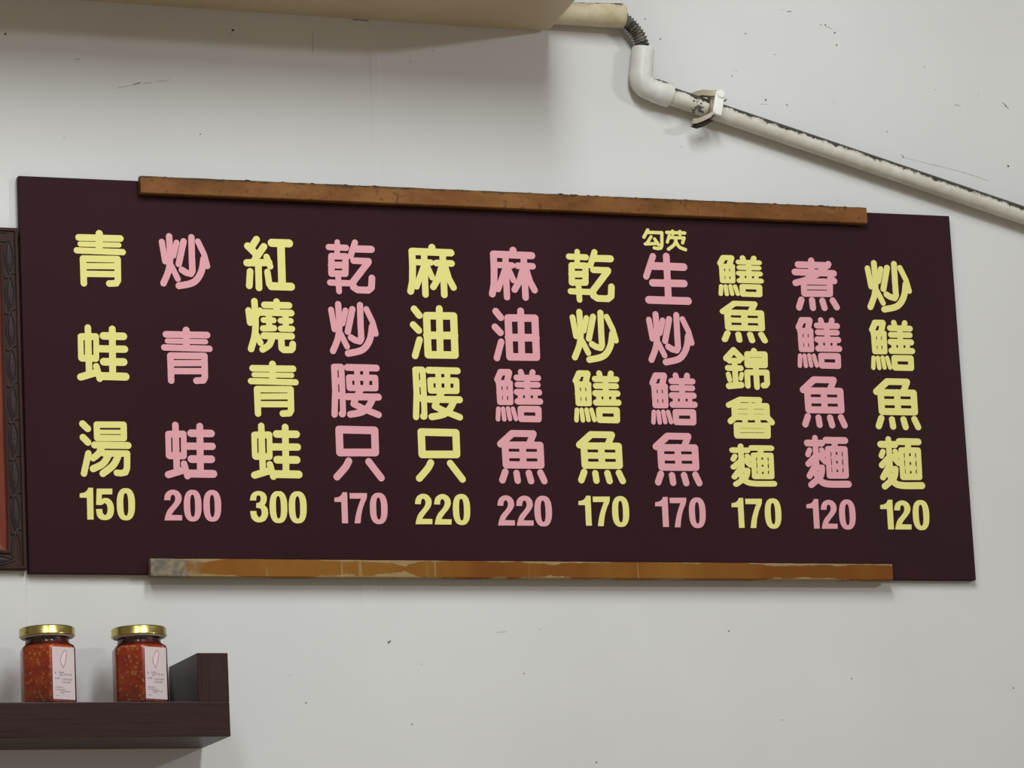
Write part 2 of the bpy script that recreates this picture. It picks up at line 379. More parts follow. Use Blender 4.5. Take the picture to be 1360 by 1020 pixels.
# ------------------------------------------------------------------ lettering: strokes of every character, and where each stands (millimetres)
GLYPHS = {
 '青': [["s",3.41,[[-21.73,-21.01],[21.9,-21.48]]],["s",2.64,[[-20.42,-14.3],[20.15,-14.63]]],["s",3.23,[[-24.0,-7.59],[24.0,-7.48]]],["s",3.73,[[-0.07,-25.73],[-0.6,-8.78]]],["s",3.39,[[-17.76,26.07],[-17.83,0.63],[18.31,0.0],[17.94,21.82],[16.14,24.92],[8.82,25.51]]],["s",3.14,[[-18.07,8.39],[18.07,7.29]]],["s",3.23,[[-17.97,16.31],[17.97,15.57]]]],
 '蛙': [["s",3.35,[[-14.5,-26.11],[-14.58,20.04]]],["s",2.94,[[-22.36,-16.84],[-6.17,-17.31],[-6.71,5.3],[-22.54,5.39],[-22.36,-16.84]]],["s",3.54,[[-21.53,-16.53],[-6.69,-16.96]]],["s",3.53,[[-21.7,5.54],[-7.39,5.49]]],["s",3.36,[[-14.62,-16.73],[-14.97,5.36]]],["s",3.69,[[-23.47,24.93],[-8.36,20.22]]],["s",3.36,[[-6.97,13.5],[-3.82,26.11]]],["s",3.53,[[10.82,-25.35],[9.81,21.93]]],["s",3.89,[[1.45,-18.03],[22.28,-18.13]]],["s",3.72,[[-5.89,-4.59],[23.03,-4.88]]],["s",3.96,[[0.94,8.61],[21.58,8.4]]],["s",4.05,[[-3.4,23.43],[23.12,23.43]]]],
 '湯': [["s",3.52,[[-23.15,-25.05],[-18.06,-20.21]]],["s",3.52,[[-23.09,-11.25],[-18.24,-6.35]]],["s",3.26,[[-18.1,4.79],[-23.29,25.31]]],["s",3.23,[[-8.65,-24.51],[19.23,-24.97],[19.08,-11.29],[-8.59,-10.93],[-8.65,-24.51]]],["s",2.2,[[-8.76,-17.2],[19.17,-17.64]]],["s",3.54,[[-11.44,-3.76],[23.14,-3.93]]],["s",3.4,[[-3.86,-2.1],[-4.31,-1.16],[-4.91,0.18],[-5.66,1.72],[-6.5,3.26],[-7.43,4.59],[-8.56,5.77],[-9.92,6.93],[-11.31,7.99],[-12.53,8.88],[-13.37,9.52]]],["s",3.28,[[-2.85,4.51],[21.88,4.3],[21.27,19.16],[19.48,23.41],[14.85,24.39],[10.58,24.03]]],["s",3.52,[[2.6,6.22],[1.89,7.43],[0.93,9.16],[-0.24,11.14],[-1.62,13.1],[-3.17,14.75],[-5.14,16.15],[-7.55,17.47],[-10.03,18.65],[-12.2,19.63],[-13.71,20.35]]],["s",3.52,[[12.68,6.64],[12.01,7.99],[11.13,9.89],[10.03,12.1],[8.7,14.35],[7.16,16.38],[5.14,18.32],[2.64,20.32],[0.05,22.22],[-2.22,23.84],[-3.8,24.99]]]],
 '炒': [["s",3.21,[[-24.01,-19.63],[-21.15,0.58]]],["s",3.41,[[-15.96,-25.66],[-15.88,-22.6],[-15.74,-18.21],[-15.62,-13.18],[-15.57,-8.23],[-15.66,-4.06],[-15.87,-0.78],[-16.15,2.08],[-16.54,4.69],[-17.07,7.23],[-17.78,9.87],[-18.82,12.82],[-20.17,15.96],[-21.59,18.98],[-22.85,21.57],[-23.72,23.4]]],["s",3.11,[[-8.18,-19.39],[-12.11,-5.67]]],["s",3.1,[[-14.83,4.82],[-8.16,18.46]]],["s",3.42,[[-0.55,-20.95],[-6.64,2.77]]],["s",3.43,[[8.08,-25.52],[7.78,-4.85],[7.86,9.53]]],["s",3.42,[[7.86,9.53],[6.02,12.56],[0.74,11.44],[-3.46,8.81]]],["s",3.12,[[14.87,-21.49],[21.07,-8.28],[24.1,4.03]]],["s",3.53,[[20.36,-3.29],[20.0,-1.33],[19.55,1.46],[18.96,4.68],[18.16,7.9],[17.12,10.71],[15.87,13.17],[14.43,15.54],[12.77,17.75],[10.83,19.73],[8.56,21.39],[5.6,22.71],[1.97,23.72],[-1.76,24.5],[-5.03,25.09],[-7.31,25.55]]]],
 '紅': [["s",3.66,[[-12.21,-25.44],[-17.28,-17.7]]],["s",3.78,[[-22.02,-18.14],[-12.55,-9.14]]],["s",3.66,[[-4.56,-18.17],[-14.64,-4.38]]],["s",3.79,[[-23.48,-0.33],[0.17,-1.48]]],["s",3.35,[[-2.14,-7.33],[1.41,2.53]]],["s",3.59,[[-11.29,-0.76],[-11.52,25.51]]],["s",3.52,[[-20.42,8.59],[-21.9,23.74]]],["s",3.4,[[-1.82,8.56],[-0.43,21.28],[2.32,23.81]]],["s",4.25,[[4.01,-22.36],[22.84,-22.5]]],["s",4.1,[[13.93,-21.67],[13.46,22.06]]],["s",4.17,[[1.83,23.39],[23.1,23.24]]]],
 '燒': [["s",3.38,[[-23.15,-15.17],[-21.95,-2.33]]],["s",3.51,[[-16.44,-25.0],[-16.36,-22.25],[-16.25,-18.33],[-16.13,-13.81],[-16.06,-9.28],[-16.08,-5.29],[-16.18,-1.91],[-16.31,1.24],[-16.51,4.26],[-16.84,7.22],[-17.33,10.22],[-18.12,13.49],[-19.17,16.96],[-20.29,20.3],[-21.29,23.16],[-21.97,25.18]]],["s",3.26,[[-10.68,-15.37],[-15.34,-9.65]]],["s",3.26,[[-15.21,10.78],[-11.61,18.71]]],["s",3.47,[[-5.81,-21.55],[20.7,-21.76]]],["s",3.46,[[7.36,-25.38],[6.92,-14.68]]],["s",3.53,[[-10.44,-13.52],[22.66,-13.8]]],["s",3.27,[[-1.45,-13.18],[-1.6,2.95]]],["s",3.02,[[-7.47,-5.55],[3.5,-5.57]]],["s",3.27,[[-8.26,3.27],[3.61,2.67]]],["s",3.4,[[16.52,-13.11],[16.2,2.43]]],["s",3.09,[[10.93,-5.49],[21.87,-5.51]]],["s",3.28,[[11.09,2.89],[22.86,2.85]]],["s",3.59,[[-7.62,10.87],[22.09,10.63]]],["s",3.51,[[1.19,12.16],[0.78,13.32],[0.23,14.99],[-0.46,16.88],[-1.31,18.75],[-2.3,20.31],[-3.64,21.59],[-5.3,22.79],[-7.02,23.84],[-8.54,24.7],[-9.6,25.33]]],["s",3.52,[[10.72,11.89],[11.0,23.65],[13.03,25.14],[20.98,24.92],[22.45,23.34],[23.01,18.86]]]],
 '腰': [["s",3.34,[[-22.53,-24.79],[-22.48,0.15],[-24.34,25.07]]],["s",3.35,[[-22.65,-24.78],[-15.28,-24.97]]],["s",3.16,[[-14.78,-24.74],[-14.66,-0.04],[-15.07,23.51]]],["s",3.65,[[-16.19,24.15],[-15.74,24.14]]],["s",3.66,[[-22.02,-10.09],[-14.97,-10.26]]],["s",3.66,[[-22.37,5.1],[-15.33,4.94]]],["s",3.62,[[-8.23,-24.72],[23.17,-24.79]]],["s",3.16,[[2.14,-24.06],[1.78,-4.77]]],["s",3.23,[[12.13,-24.31],[11.43,-5.01]]],["s",3.24,[[-6.98,-14.13],[21.53,-14.46],[21.22,-3.5],[-6.83,-3.2],[-6.98,-14.13]]],["s",3.68,[[-9.29,6.04],[24.01,5.76]]],["s",3.47,[[5.53,-2.38],[-0.36,7.07],[-3.28,13.46],[8.1,18.66],[23.4,24.34]]],["s",3.54,[[17.95,7.27],[17.27,8.52],[16.33,10.31],[15.21,12.35],[13.98,14.37],[12.71,16.08],[11.47,17.47],[10.19,18.74],[8.8,19.89],[7.22,20.91],[5.38,21.82],[2.99,22.61],[0.11,23.27],[-2.85,23.82],[-5.44,24.25],[-7.24,24.57]]]],
 '只': [["s",3.99,[[-19.38,-24.51],[19.04,-24.43],[18.68,-1.46],[-19.55,-0.76],[-19.38,-24.51]]],["s",3.71,[[-10.46,7.88],[-10.85,8.65],[-11.35,9.7],[-12.01,10.97],[-12.9,12.44],[-14.07,14.04],[-15.79,16.03],[-18.0,18.43],[-20.34,20.88],[-22.41,23.02],[-23.83,24.52]]],["s",3.73,[[11.17,8.19],[23.81,24.77]]]],
 '麻': [["s",3.88,[[2.02,-25.37],[1.81,-21.05]]],["s",3.89,[[-20.16,-20.37],[22.68,-20.35]]],["s",3.73,[[-20.16,-20.37],[-20.28,-3.16],[-21.24,12.66],[-23.69,22.84]]],["s",3.48,[[-6.92,-19.46],[-7.51,25.78]]],["s",3.36,[[-18.9,-8.77],[0.09,-8.94]]],["s",3.22,[[-7.61,-5.5],[-16.91,17.57]]],["s",3.23,[[-4.36,-4.99],[0.74,7.18]]],["s",3.62,[[13.53,-18.94],[13.27,25.42]]],["s",3.57,[[6.31,-8.72],[22.95,-8.8]]],["s",3.55,[[10.92,-2.36],[7.45,7.9],[1.55,17.27]]],["s",3.56,[[15.92,-3.8],[18.96,7.51],[23.87,17.16]]]],
 '乾': [["s",3.31,[[-23.49,-20.3],[-4.44,-20.18]]],["s",2.97,[[-13.89,-25.95],[-14.67,-12.59]]],["s",3.47,[[-21.0,-10.76],[-5.48,-10.98],[-6.55,7.36],[-21.74,7.87],[-21.0,-10.76]]],["s",3.63,[[-21.55,-1.27],[-6.03,-1.65]]],["s",3.3,[[-23.63,17.38],[-2.93,17.5]]],["s",3.13,[[-14.53,8.27],[-14.23,26.36]]],["s",3.31,[[5.55,-26.18],[-0.05,-11.5]]],["s",3.82,[[5.15,-19.4],[23.11,-19.57]]],["s",3.48,[[3.05,-6.78],[19.63,-6.72]]],["s",3.63,[[19.24,-5.74],[1.37,16.08],[1.57,21.37],[5.96,24.11],[17.79,24.21],[21.52,21.2],[22.47,11.04]]]],
 '油': [["s",3.71,[[-20.96,-24.28],[-15.72,-17.69]]],["s",3.71,[[-22.67,-7.44],[-17.04,-1.56]]],["s",3.52,[[-16.63,8.27],[-22.31,25.68]]],["s",3.98,[[-7.64,-17.59],[22.28,-18.16],[21.78,23.63],[-7.9,24.08],[-7.64,-17.59]]],["s",3.71,[[6.78,-25.49],[5.38,24.07]]],["s",4.08,[[-8.32,3.37],[22.3,2.83]]]],
 '鱔': [["s",3.49,[[-18.78,-24.21],[-22.9,-16.23]]],["s",3.43,[[-18.98,-24.21],[-9.52,-24.32]]],["s",3.43,[[-9.4,-24.14],[-11.85,-15.56]]],["s",2.84,[[-21.65,-12.48],[-8.83,-12.67],[-9.13,7.68],[-21.55,7.84],[-21.65,-12.48]]],["s",3.37,[[-21.59,-12.36],[-9.03,-12.67]]],["s",3.23,[[-21.48,-2.1],[-9.12,-2.39]]],["s",2.32,[[-15.09,-12.96],[-15.6,7.64]]],["s",2.51,[[-23.37,14.79],[-24.48,25.74]]],["s",2.45,[[-18.22,14.67],[-17.37,25.77]]],["s",2.45,[[-12.67,14.36],[-11.07,25.2]]],["s",2.45,[[-7.19,14.43],[-4.46,25.06]]],["s",3.24,[[3.75,-24.91],[4.93,-19.76]]],["s",3.25,[[16.97,-25.0],[15.56,-20.03]]],["s",3.25,[[-1.41,-18.85],[22.81,-18.95]]],["s",3.12,[[-0.82,-11.42],[22.08,-11.66]]],["s",3.38,[[-1.78,-3.51],[23.03,-3.66]]],["s",3.38,[[-1.46,6.37],[23.62,5.99]]],["s",3.24,[[10.31,-18.64],[10.18,5.35]]],["s",2.98,[[1.64,-2.02],[2.22,5.53]]],["s",2.59,[[18.91,-2.42],[18.15,5.17]]],["s",3.43,[[1.4,14.49],[21.23,14.24],[20.91,24.77],[1.5,24.81],[1.4,14.49]]]],
 '魚': [["s",3.76,[[-9.78,-24.41],[-23.12,-13.22]]],["s",3.6,[[-9.77,-24.59],[13.86,-24.71]]],["s",3.59,[[13.85,-24.53],[8.99,-14.34]]],["s",3.77,[[-18.21,-12.27],[20.72,-12.65],[20.58,8.04],[-18.13,8.35],[-18.21,-12.27]]],["s",3.42,[[-18.44,-2.03],[20.66,-2.39]]],["s",3.67,[[1.15,-12.81],[1.02,8.03]]],["s",3.57,[[-19.47,15.65],[-23.1,24.35]]],["s",3.49,[[-7.05,16.83],[-6.22,24.61]]],["s",3.58,[[6.59,16.61],[8.51,24.72]]],["s",3.59,[[19.54,16.05],[23.28,24.49]]]],
 '生': [["s",3.5,[[-14.62,-23.77],[-23.69,-1.46]]],["s",4.19,[[-14.76,-13.24],[20.22,-13.18]]],["s",3.84,[[0.84,-24.33],[0.41,23.09]]],["s",4.02,[[-16.76,5.25],[19.59,4.84]]],["s",4.18,[[-22.2,23.98],[23.01,23.82]]]],
 '勾': [["s",1.84,[[-5.52,-9.86],[-10.27,-2.02]]],["s",1.8,[[-6.12,-7.37],[10.31,-7.57],[9.58,6.18],[8.13,9.21],[4.49,9.9],[0.71,9.28]]],["s",1.67,[[-2.13,-2.83],[-7.32,4.68]]],["s",1.76,[[-9.24,5.39],[4.83,4.44]]],["s",1.76,[[1.76,-0.47],[5.88,5.68]]]],
 '芡': [["s",1.85,[[-10.28,-8.36],[10.28,-8.43]]],["s",1.67,[[-3.62,-10.11],[-3.63,-6.48]]],["s",1.68,[[4.86,-10.01],[4.63,-6.37]]],["s",1.67,[[-7.66,-4.84],[-10.27,2.3]]],["s",1.77,[[-7.69,-2.92],[9.25,-3.04],[7.09,2.5]]],["s",1.85,[[-0.04,-2.57],[-0.23,-1.64],[-0.44,-0.33],[-0.76,1.19],[-1.27,2.73],[-2.05,4.12],[-3.29,5.44],[-4.96,6.79],[-6.73,8.07],[-8.32,9.16],[-9.4,9.94]]],["s",1.85,[[0.3,2.76],[0.66,3.41],[1.14,4.36],[1.75,5.44],[2.5,6.48],[3.39,7.33],[4.6,7.99],[6.11,8.57],[7.67,9.05],[9.06,9.44],[10.02,9.73]]]],
 '錦': [["s",3.48,[[-13.66,-19.61],[-22.9,-10.58]]],["s",3.36,[[-13.66,-19.61],[-5.23,-11.24]]],["s",3.09,[[-19.62,-8.08],[-8.2,-8.26]]],["s",3.15,[[-21.87,-0.15],[-6.67,-0.16]]],["s",3.21,[[-13.44,-7.47],[-13.65,18.34]]],["s",2.81,[[-21.65,6.81],[-20.32,12.83]]],["s",2.41,[[-5.93,6.21],[-7.44,11.22]]],["s",3.48,[[-21.67,19.5],[-7.34,17.99]]],["s",3.5,[[9.87,-19.29],[9.64,-15.85]]],["s",3.23,[[1.65,-15.76],[22.3,-16.06],[21.76,-4.19],[1.2,-3.98],[1.65,-15.76]]],["s",2.49,[[1.23,-9.54],[22.01,-9.83]]],["s",3.29,[[10.84,-2.94],[10.81,19.81]]],["s",3.23,[[0.22,18.64],[0.38,4.12],[23.16,3.73],[22.9,15.51],[21.23,17.62],[18.57,17.94]]]],
 '魯': [["s",3.14,[[-11.15,-19.46],[-24.67,-13.23]]],["s",2.95,[[-11.14,-19.65],[11.55,-19.66]]],["s",3.02,[[11.68,-19.53],[8.51,-13.66]]],["s",3.22,[[-18.38,-12.54],[19.56,-13.13],[19.29,-1.14],[-18.51,-0.33],[-18.38,-12.54]]],["s",2.42,[[-18.58,-6.43],[19.49,-7.01]]],["s",3.68,[[0.51,-13.16],[0.03,-0.92]]],["s",3.6,[[-17.97,-12.42],[-18.09,-0.34]]],["s",3.49,[[19.2,-12.93],[19.1,-1.33]]],["s",3.33,[[-19.78,1.11],[-23.56,4.08]]],["s",3.14,[[-7.3,0.2],[-6.26,7.24]]],["s",3.21,[[7.72,-0.12],[8.48,6.94]]],["s",3.22,[[20.72,0.25],[24.59,4.48]]],["s",3.08,[[-17.16,8.3],[19.36,7.93],[19.0,19.13],[-17.22,19.53],[-17.16,8.3]]],["s",2.08,[[-16.84,13.81],[18.77,13.42]]],["s",3.47,[[-16.71,8.74],[-17.06,19.14]]],["s",3.62,[[18.91,8.33],[18.48,18.63]]]],
 '麵': [["s",3.23,[[-13.22,-25.8],[-13.35,3.22]]],["s",3.71,[[-22.85,-20.0],[-5.72,-20.13]]],["s",3.09,[[-20.62,-12.11],[-22.83,-7.56]]],["s",2.97,[[-6.26,-12.7],[-3.46,-7.91]]],["s",3.36,[[-12.6,-7.1],[-23.08,2.74]]],["s",3.17,[[-9.81,-7.15],[-2.99,0.14]]],["s",3.36,[[-15.19,4.54],[-22.63,15.92]]],["s",3.23,[[-14.98,6.47],[-7.17,6.66]]],["s",3.5,[[-7.17,6.66],[-7.37,7.93],[-7.58,9.73],[-7.94,11.82],[-8.61,14.0],[-9.73,16.03],[-11.65,18.08],[-14.24,20.28],[-17.03,22.41],[-19.52,24.24],[-21.23,25.53]]],["s",3.77,[[-14.74,12.9],[-14.13,14.11],[-13.29,15.86],[-12.27,17.84],[-11.08,19.72],[-9.75,21.18],[-8.47,22.18],[-7.2,22.94],[-5.69,23.51],[-3.68,23.93],[-0.89,24.26],[3.27,24.43],[8.64,24.42],[14.3,24.3],[19.33,24.16],[22.8,24.09]]],["s",3.72,[[-0.58,-23.46],[22.1,-23.58]]],["s",3.38,[[10.26,-21.09],[8.64,-15.24]]],["s",2.97,[[0.96,-13.8],[21.54,-14.05],[20.95,14.89],[0.83,15.03],[0.96,-13.8]]],["s",3.25,[[1.19,-14.0],[21.2,-14.18]]],["s",3.51,[[1.19,14.89],[20.48,14.58]]],["s",2.49,[[7.63,-13.93],[7.12,15.12]]],["s",2.5,[[14.8,-14.06],[14.07,15.01]]],["s",3.31,[[7.5,-4.43],[14.87,-4.56]]],["s",3.31,[[7.29,5.12],[14.66,5.0]]]],
 '煮': [["s",3.69,[[-3.12,-26.16],[-3.97,-9.37]]],["s",3.7,[[-19.32,-21.31],[16.33,-21.59]]],["s",3.7,[[-23.64,-12.96],[22.78,-12.92]]],["s",3.62,[[17.15,-23.06],[4.35,-12.29],[-12.47,-3.83],[-23.58,-0.84]]],["s",3.57,[[18.5,-7.51],[22.88,-4.51]]],["s",3.56,[[-13.58,-3.01],[17.49,-3.4],[16.73,9.96],[-13.99,10.64],[-13.58,-3.01]]],["s",2.19,[[-13.72,3.81],[17.22,3.24]]],["s",3.61,[[-17.87,17.63],[-21.29,26.24]]],["s",3.61,[[-5.22,17.88],[-4.76,26.18]]],["s",3.62,[[7.09,18.14],[9.01,25.75]]],["s",3.63,[[19.51,17.42],[23.72,24.63]]]],
 '0': [["r",[[9.29,-0.11],[9.11,3.59],[8.78,6.28],[8.27,8.58],[7.59,10.58],[6.75,12.29],[5.75,13.71],[4.59,14.83],[3.27,15.64],[1.73,16.14],[-0.38,16.32],[-2.48,16.19],[-3.99,15.73],[-5.28,14.95],[-6.39,13.86],[-7.32,12.46],[-8.08,10.78],[-8.67,8.8],[-9.07,6.51],[-9.28,3.83],[-9.29,0.14],[-9.12,-3.56],[-8.79,-6.24],[-8.28,-8.55],[-7.61,-10.55],[-6.77,-12.26],[-5.77,-13.68],[-4.61,-14.81],[-3.29,-15.63],[-1.75,-16.13],[0.36,-16.32],[2.47,-16.19],[3.98,-15.73],[5.28,-14.96],[6.39,-13.86],[7.32,-12.47],[8.09,-10.78],[8.67,-8.79],[9.07,-6.49],[9.29,-3.82]],[[2.52,0.13],[2.46,2.87],[2.36,4.75],[2.22,6.35],[2.03,7.71],[1.8,8.87],[1.53,9.83],[1.21,10.58],[0.84,11.12],[0.41,11.45],[-0.21,11.56],[-0.82,11.46],[-1.25,11.15],[-1.6,10.61],[-1.9,9.87],[-2.15,8.92],[-2.35,7.77],[-2.5,6.41],[-2.6,4.82],[-2.65,2.94],[-2.64,0.2],[-2.59,-2.54],[-2.49,-4.42],[-2.35,-6.02],[-2.16,-7.38],[-1.93,-8.55],[-1.66,-9.5],[-1.34,-10.25],[-0.97,-10.8],[-0.54,-11.13],[0.08,-11.25],[0.7,-11.15],[1.12,-10.83],[1.47,-10.3],[1.77,-9.55],[2.02,-8.6],[2.22,-7.45],[2.38,-6.08],[2.48,-4.49],[2.53,-2.61]]]],
 '1': [["p",[[6.82,-16.14],[2.1,-16.06],[0.84,-13.36],[-1.8,-11.1],[-6.59,-10.22],[-6.82,-5.93],[0.35,-5.93],[0.18,16.14],[6.43,16.06]]]],
 '2': [["p",[[-9.02,-4.73],[-8.21,-9.93],[-5.48,-13.79],[0.06,-15.86],[5.48,-14.46],[8.74,-10.69],[9.37,-6.62],[8.46,-3.04],[5.45,1.08],[1.12,5.72],[-2.06,10.23],[9.18,10.29],[8.84,15.64],[-9.37,15.86],[-8.44,11.43],[-5.89,5.3],[-1.3,0.66],[1.69,-2.94],[2.7,-6.52],[1.92,-9.57],[-0.13,-10.56],[-1.89,-9.26],[-2.78,-4.66]]]],
 '3': [["p",[[-9.23,-6.28],[-8.52,-10.9],[-5.46,-14.8],[-0.11,-16.42],[5.14,-15.21],[8.18,-11.91],[8.56,-8.06],[7.61,-4.2],[5.75,-1.56],[8.47,0.67],[9.5,5.27],[8.61,10.41],[5.53,14.55],[-0.36,16.42],[-5.85,14.95],[-8.86,11.14],[-9.5,4.59],[-3.05,4.41],[-2.69,8.5],[-0.15,11.03],[2.05,8.96],[2.72,5.36],[1.8,2.04],[-0.55,1.3],[-3.03,1.13],[-2.84,-3.59],[-0.33,-4.09],[1.57,-5.4],[2.21,-8.23],[1.53,-11.05],[-0.56,-11.79],[-2.35,-10.48],[-2.89,-6.36]]]],
 '5': [["p",[[-8.03,-15.88],[7.93,-16.12],[7.74,-10.29],[-2.81,-10.14],[-3.22,-5.47],[0.17,-6.89],[4.77,-5.94],[7.99,-2.19],[9.34,3.87],[8.36,10.46],[5.14,14.54],[-0.05,16.12],[-5.67,15.18],[-8.63,11.68],[-9.34,4.87],[-3.02,4.54],[-2.65,9.08],[-0.14,11.07],[1.98,9.02],[2.64,4.46],[2.0,0.17],[-0.51,-1.57],[-2.9,0.74],[-9.06,0.57]]]],
 '7': [["p",[[-9.25,-15.36],[9.25,-15.63],[8.84,-10.18],[5.0,-2.87],[2.46,5.45],[0.92,15.56],[-5.27,15.63],[-3.51,6.56],[-1.01,-1.23],[2.62,-9.83],[-9.24,-9.66]]]],
}
COLUMNS = [
 ["yellow",[["青",82.27,83.2,0.999,1.008],["蛙",81.81,181.35,1.001,1.001],["湯",82.02,279.39,1.003,1.006]],[["1",60.57,335.35,1.031,1.002],["5",79.37,335.95,1.008,1.005],["0",100.97,335.46,1.019,1.006]]],
 ["pink",[["炒",171.41,83.12,0.985,1.005],["青",170.36,181.19,0.998,1.016],["蛙",170.04,279.58,1.012,1.001]],[["2",150.0,335.44,1.006,1.006],["0",170.56,335.92,1.001,0.995],["0",191.15,335.85,1.008,0.994]]],
 ["yellow",[["紅",261.17,82.43,1.0,1.002],["燒",260.53,147.33,0.999,0.998],["青",260.98,213.65,0.996,1.001],["蛙",260.85,278.65,1.009,1.003]],[["3",240.55,336.12,1.011,1.008],["0",261.17,336.2,1.02,1.015],["0",281.71,336.18,1.032,1.017]]],
 ["pink",[["乾",350.37,82.5,0.997,1.0],["炒",350.36,148.54,0.992,1.008],["腰",349.89,213.83,1.003,1.002],["只",349.18,279.3,1.005,1.008]],[["1",328.38,335.98,1.04,1.001],["7",347.47,336.18,1.02,1.01],["0",368.91,336.2,1.033,1.001]]],
 ["yellow",[["麻",438.63,83.6,1.007,0.992],["油",438.78,149.31,1.004,0.998],["腰",438.85,214.51,1.011,1.001],["只",438.44,279.67,0.995,0.993]],[["2",417.72,335.94,1.003,1.02],["2",438.72,336.0,1.006,1.022],["0",459.49,336.1,1.03,0.997]]],
 ["pink",[["麻",529.54,83.41,1.009,0.996],["油",529.7,149.0,1.011,1.002],["鱔",529.4,214.11,1.003,1.004],["魚",529.65,279.79,1.008,1.016]],[["2",508.66,336.28,1.015,1.017],["2",529.45,336.27,1.018,1.014],["0",550.08,336.63,1.055,0.994]]],
 ["yellow",[["乾",618.61,82.9,1.019,1.0],["炒",619.01,148.2,1.002,1.0],["鱔",617.97,213.3,1.014,1.004],["魚",618.25,278.78,1.01,0.998]],[["1",597.22,335.54,1.037,0.986],["7",616.29,336.0,1.045,1.011],["0",637.46,335.94,1.038,1.007]]],
 ["pink",[["勾",692.85,40.14,1.023,1.009],["芡",719.69,40.33,1.019,1.007],["生",706.13,82.68,1.006,1.004],["炒",706.47,148.3,1.0,1.01],["鱔",705.65,213.54,1.014,1.012],["魚",705.72,279.21,1.019,1.016]],[["1",684.58,335.71,1.087,0.998],["7",703.73,336.09,1.04,1.019],["0",725.14,336.12,1.032,1.009]]],
 ["yellow",[["鱔",792.58,76.82,1.005,0.81],["魚",792.85,127.55,1.013,0.816],["錦",792.84,178.64,1.01,1.003],["魯",793.95,232.39,1.007,1.008],["麵",793.4,284.08,1.004,0.809]],[["1",772.24,335.57,1.022,1.003],["7",791.36,335.9,1.052,1.015],["0",813.12,335.82,1.033,1.007]]],
 ["pink",[["煮",880.93,83.21,1.001,0.999],["鱔",880.63,147.9,1.007,1.007],["魚",881.12,213.59,1.006,1.007],["麵",881.49,278.58,1.003,1.001]],[["1",859.98,335.49,1.058,0.995],["2",878.87,335.68,1.021,1.004],["0",900.59,335.83,1.047,1.004]]],
 ["yellow",[["炒",969.29,82.81,1.014,1.004],["鱔",968.4,148.01,1.008,1.001],["魚",968.98,213.59,1.021,1.01],["麵",969.12,278.55,1.014,1.011]],[["1",947.84,335.21,1.104,1.003],["2",966.56,335.27,1.065,1.017],["0",988.68,335.35,1.064,1.012]]],
]

# ------------------------------------------------------------------ the wall
rng = random.Random(5)
bm = bmesh.new()
a = [bm.verts.new(V(u, v, 0)) for u, v in ((-1900, 2250), (2300, 2250), (2300, -1050), (-1900, -1050))]
b = [bm.verts.new(V(u, v, -60)) for u, v in ((-1900, 2250), (2300, 2250), (2300, -1050), (-1900, -1050))]
bm.faces.new(a); bm.faces.new(b[::-1])
for k in range(4): bm.faces.new((a[k], b[k], b[(k + 1) % 4], a[(k + 1) % 4]))
def joint(u0, u1, v0, v1, t, s=2.0):
    """a filled panel joint: a strip standing a fraction of a millimetre proud, with sloped edges"""
    p = [[(u0, 0), (u0 + s, t), (u1 - s, t), (u1, 0)], ]
    r0 = [bm.verts.new(V(u, v0, w)) for u, w in p[0]]; r1 = [bm.verts.new(V(u, v1, w)) for u, w in p[0]]
    for k in range(3): bm.faces.new((r0[k], r0[k + 1], r1[k + 1], r1[k]))
    bm.faces.new(r0); bm.faces.new(r1)
joint(347, 372, 200, 2200, 0.3, 2.0)
joint(383, 396, -900, 200, 0.5, 2.5)
joint(-2.6, 1.4, 200, 2200, 0.3, 1.6)
def blob(u, v, r, mi=1, el=1.0, ang=0.0):
    n = 9; P = []
    for k in range(n):
        t = 2 * math.pi * k / n; q = r * rng.uniform(0.6, 1.15)
        x, y = q * math.cos(t) * el, q * math.sin(t)
        P.append((u + x * math.cos(ang) - y * math.sin(ang), v + x * math.sin(ang) + y * math.cos(ang)))
    f = bm.faces.new([bm.verts.new(V(x, y, 0.06 if not (345 < u < 399) else 0.45)) for x, y in P]); f.material_index = mi
def streak(p, q, r, mi=1):
    d = math.hypot(q[0] - p[0], q[1] - p[1]); n = max(2, int(d / (2.2 * r)))
    for k in range(n + 1):
        t = k / n
        blob(p[0] + (q[0] - p[0]) * t + rng.uniform(-.4, .4) * r, p[1] + (q[1] - p[1]) * t + rng.uniform(-.4, .4) * r, r * rng.uniform(0.6, 1.1), mi, 1.9, math.atan2(q[1] - p[1], q[0] - p[0]))
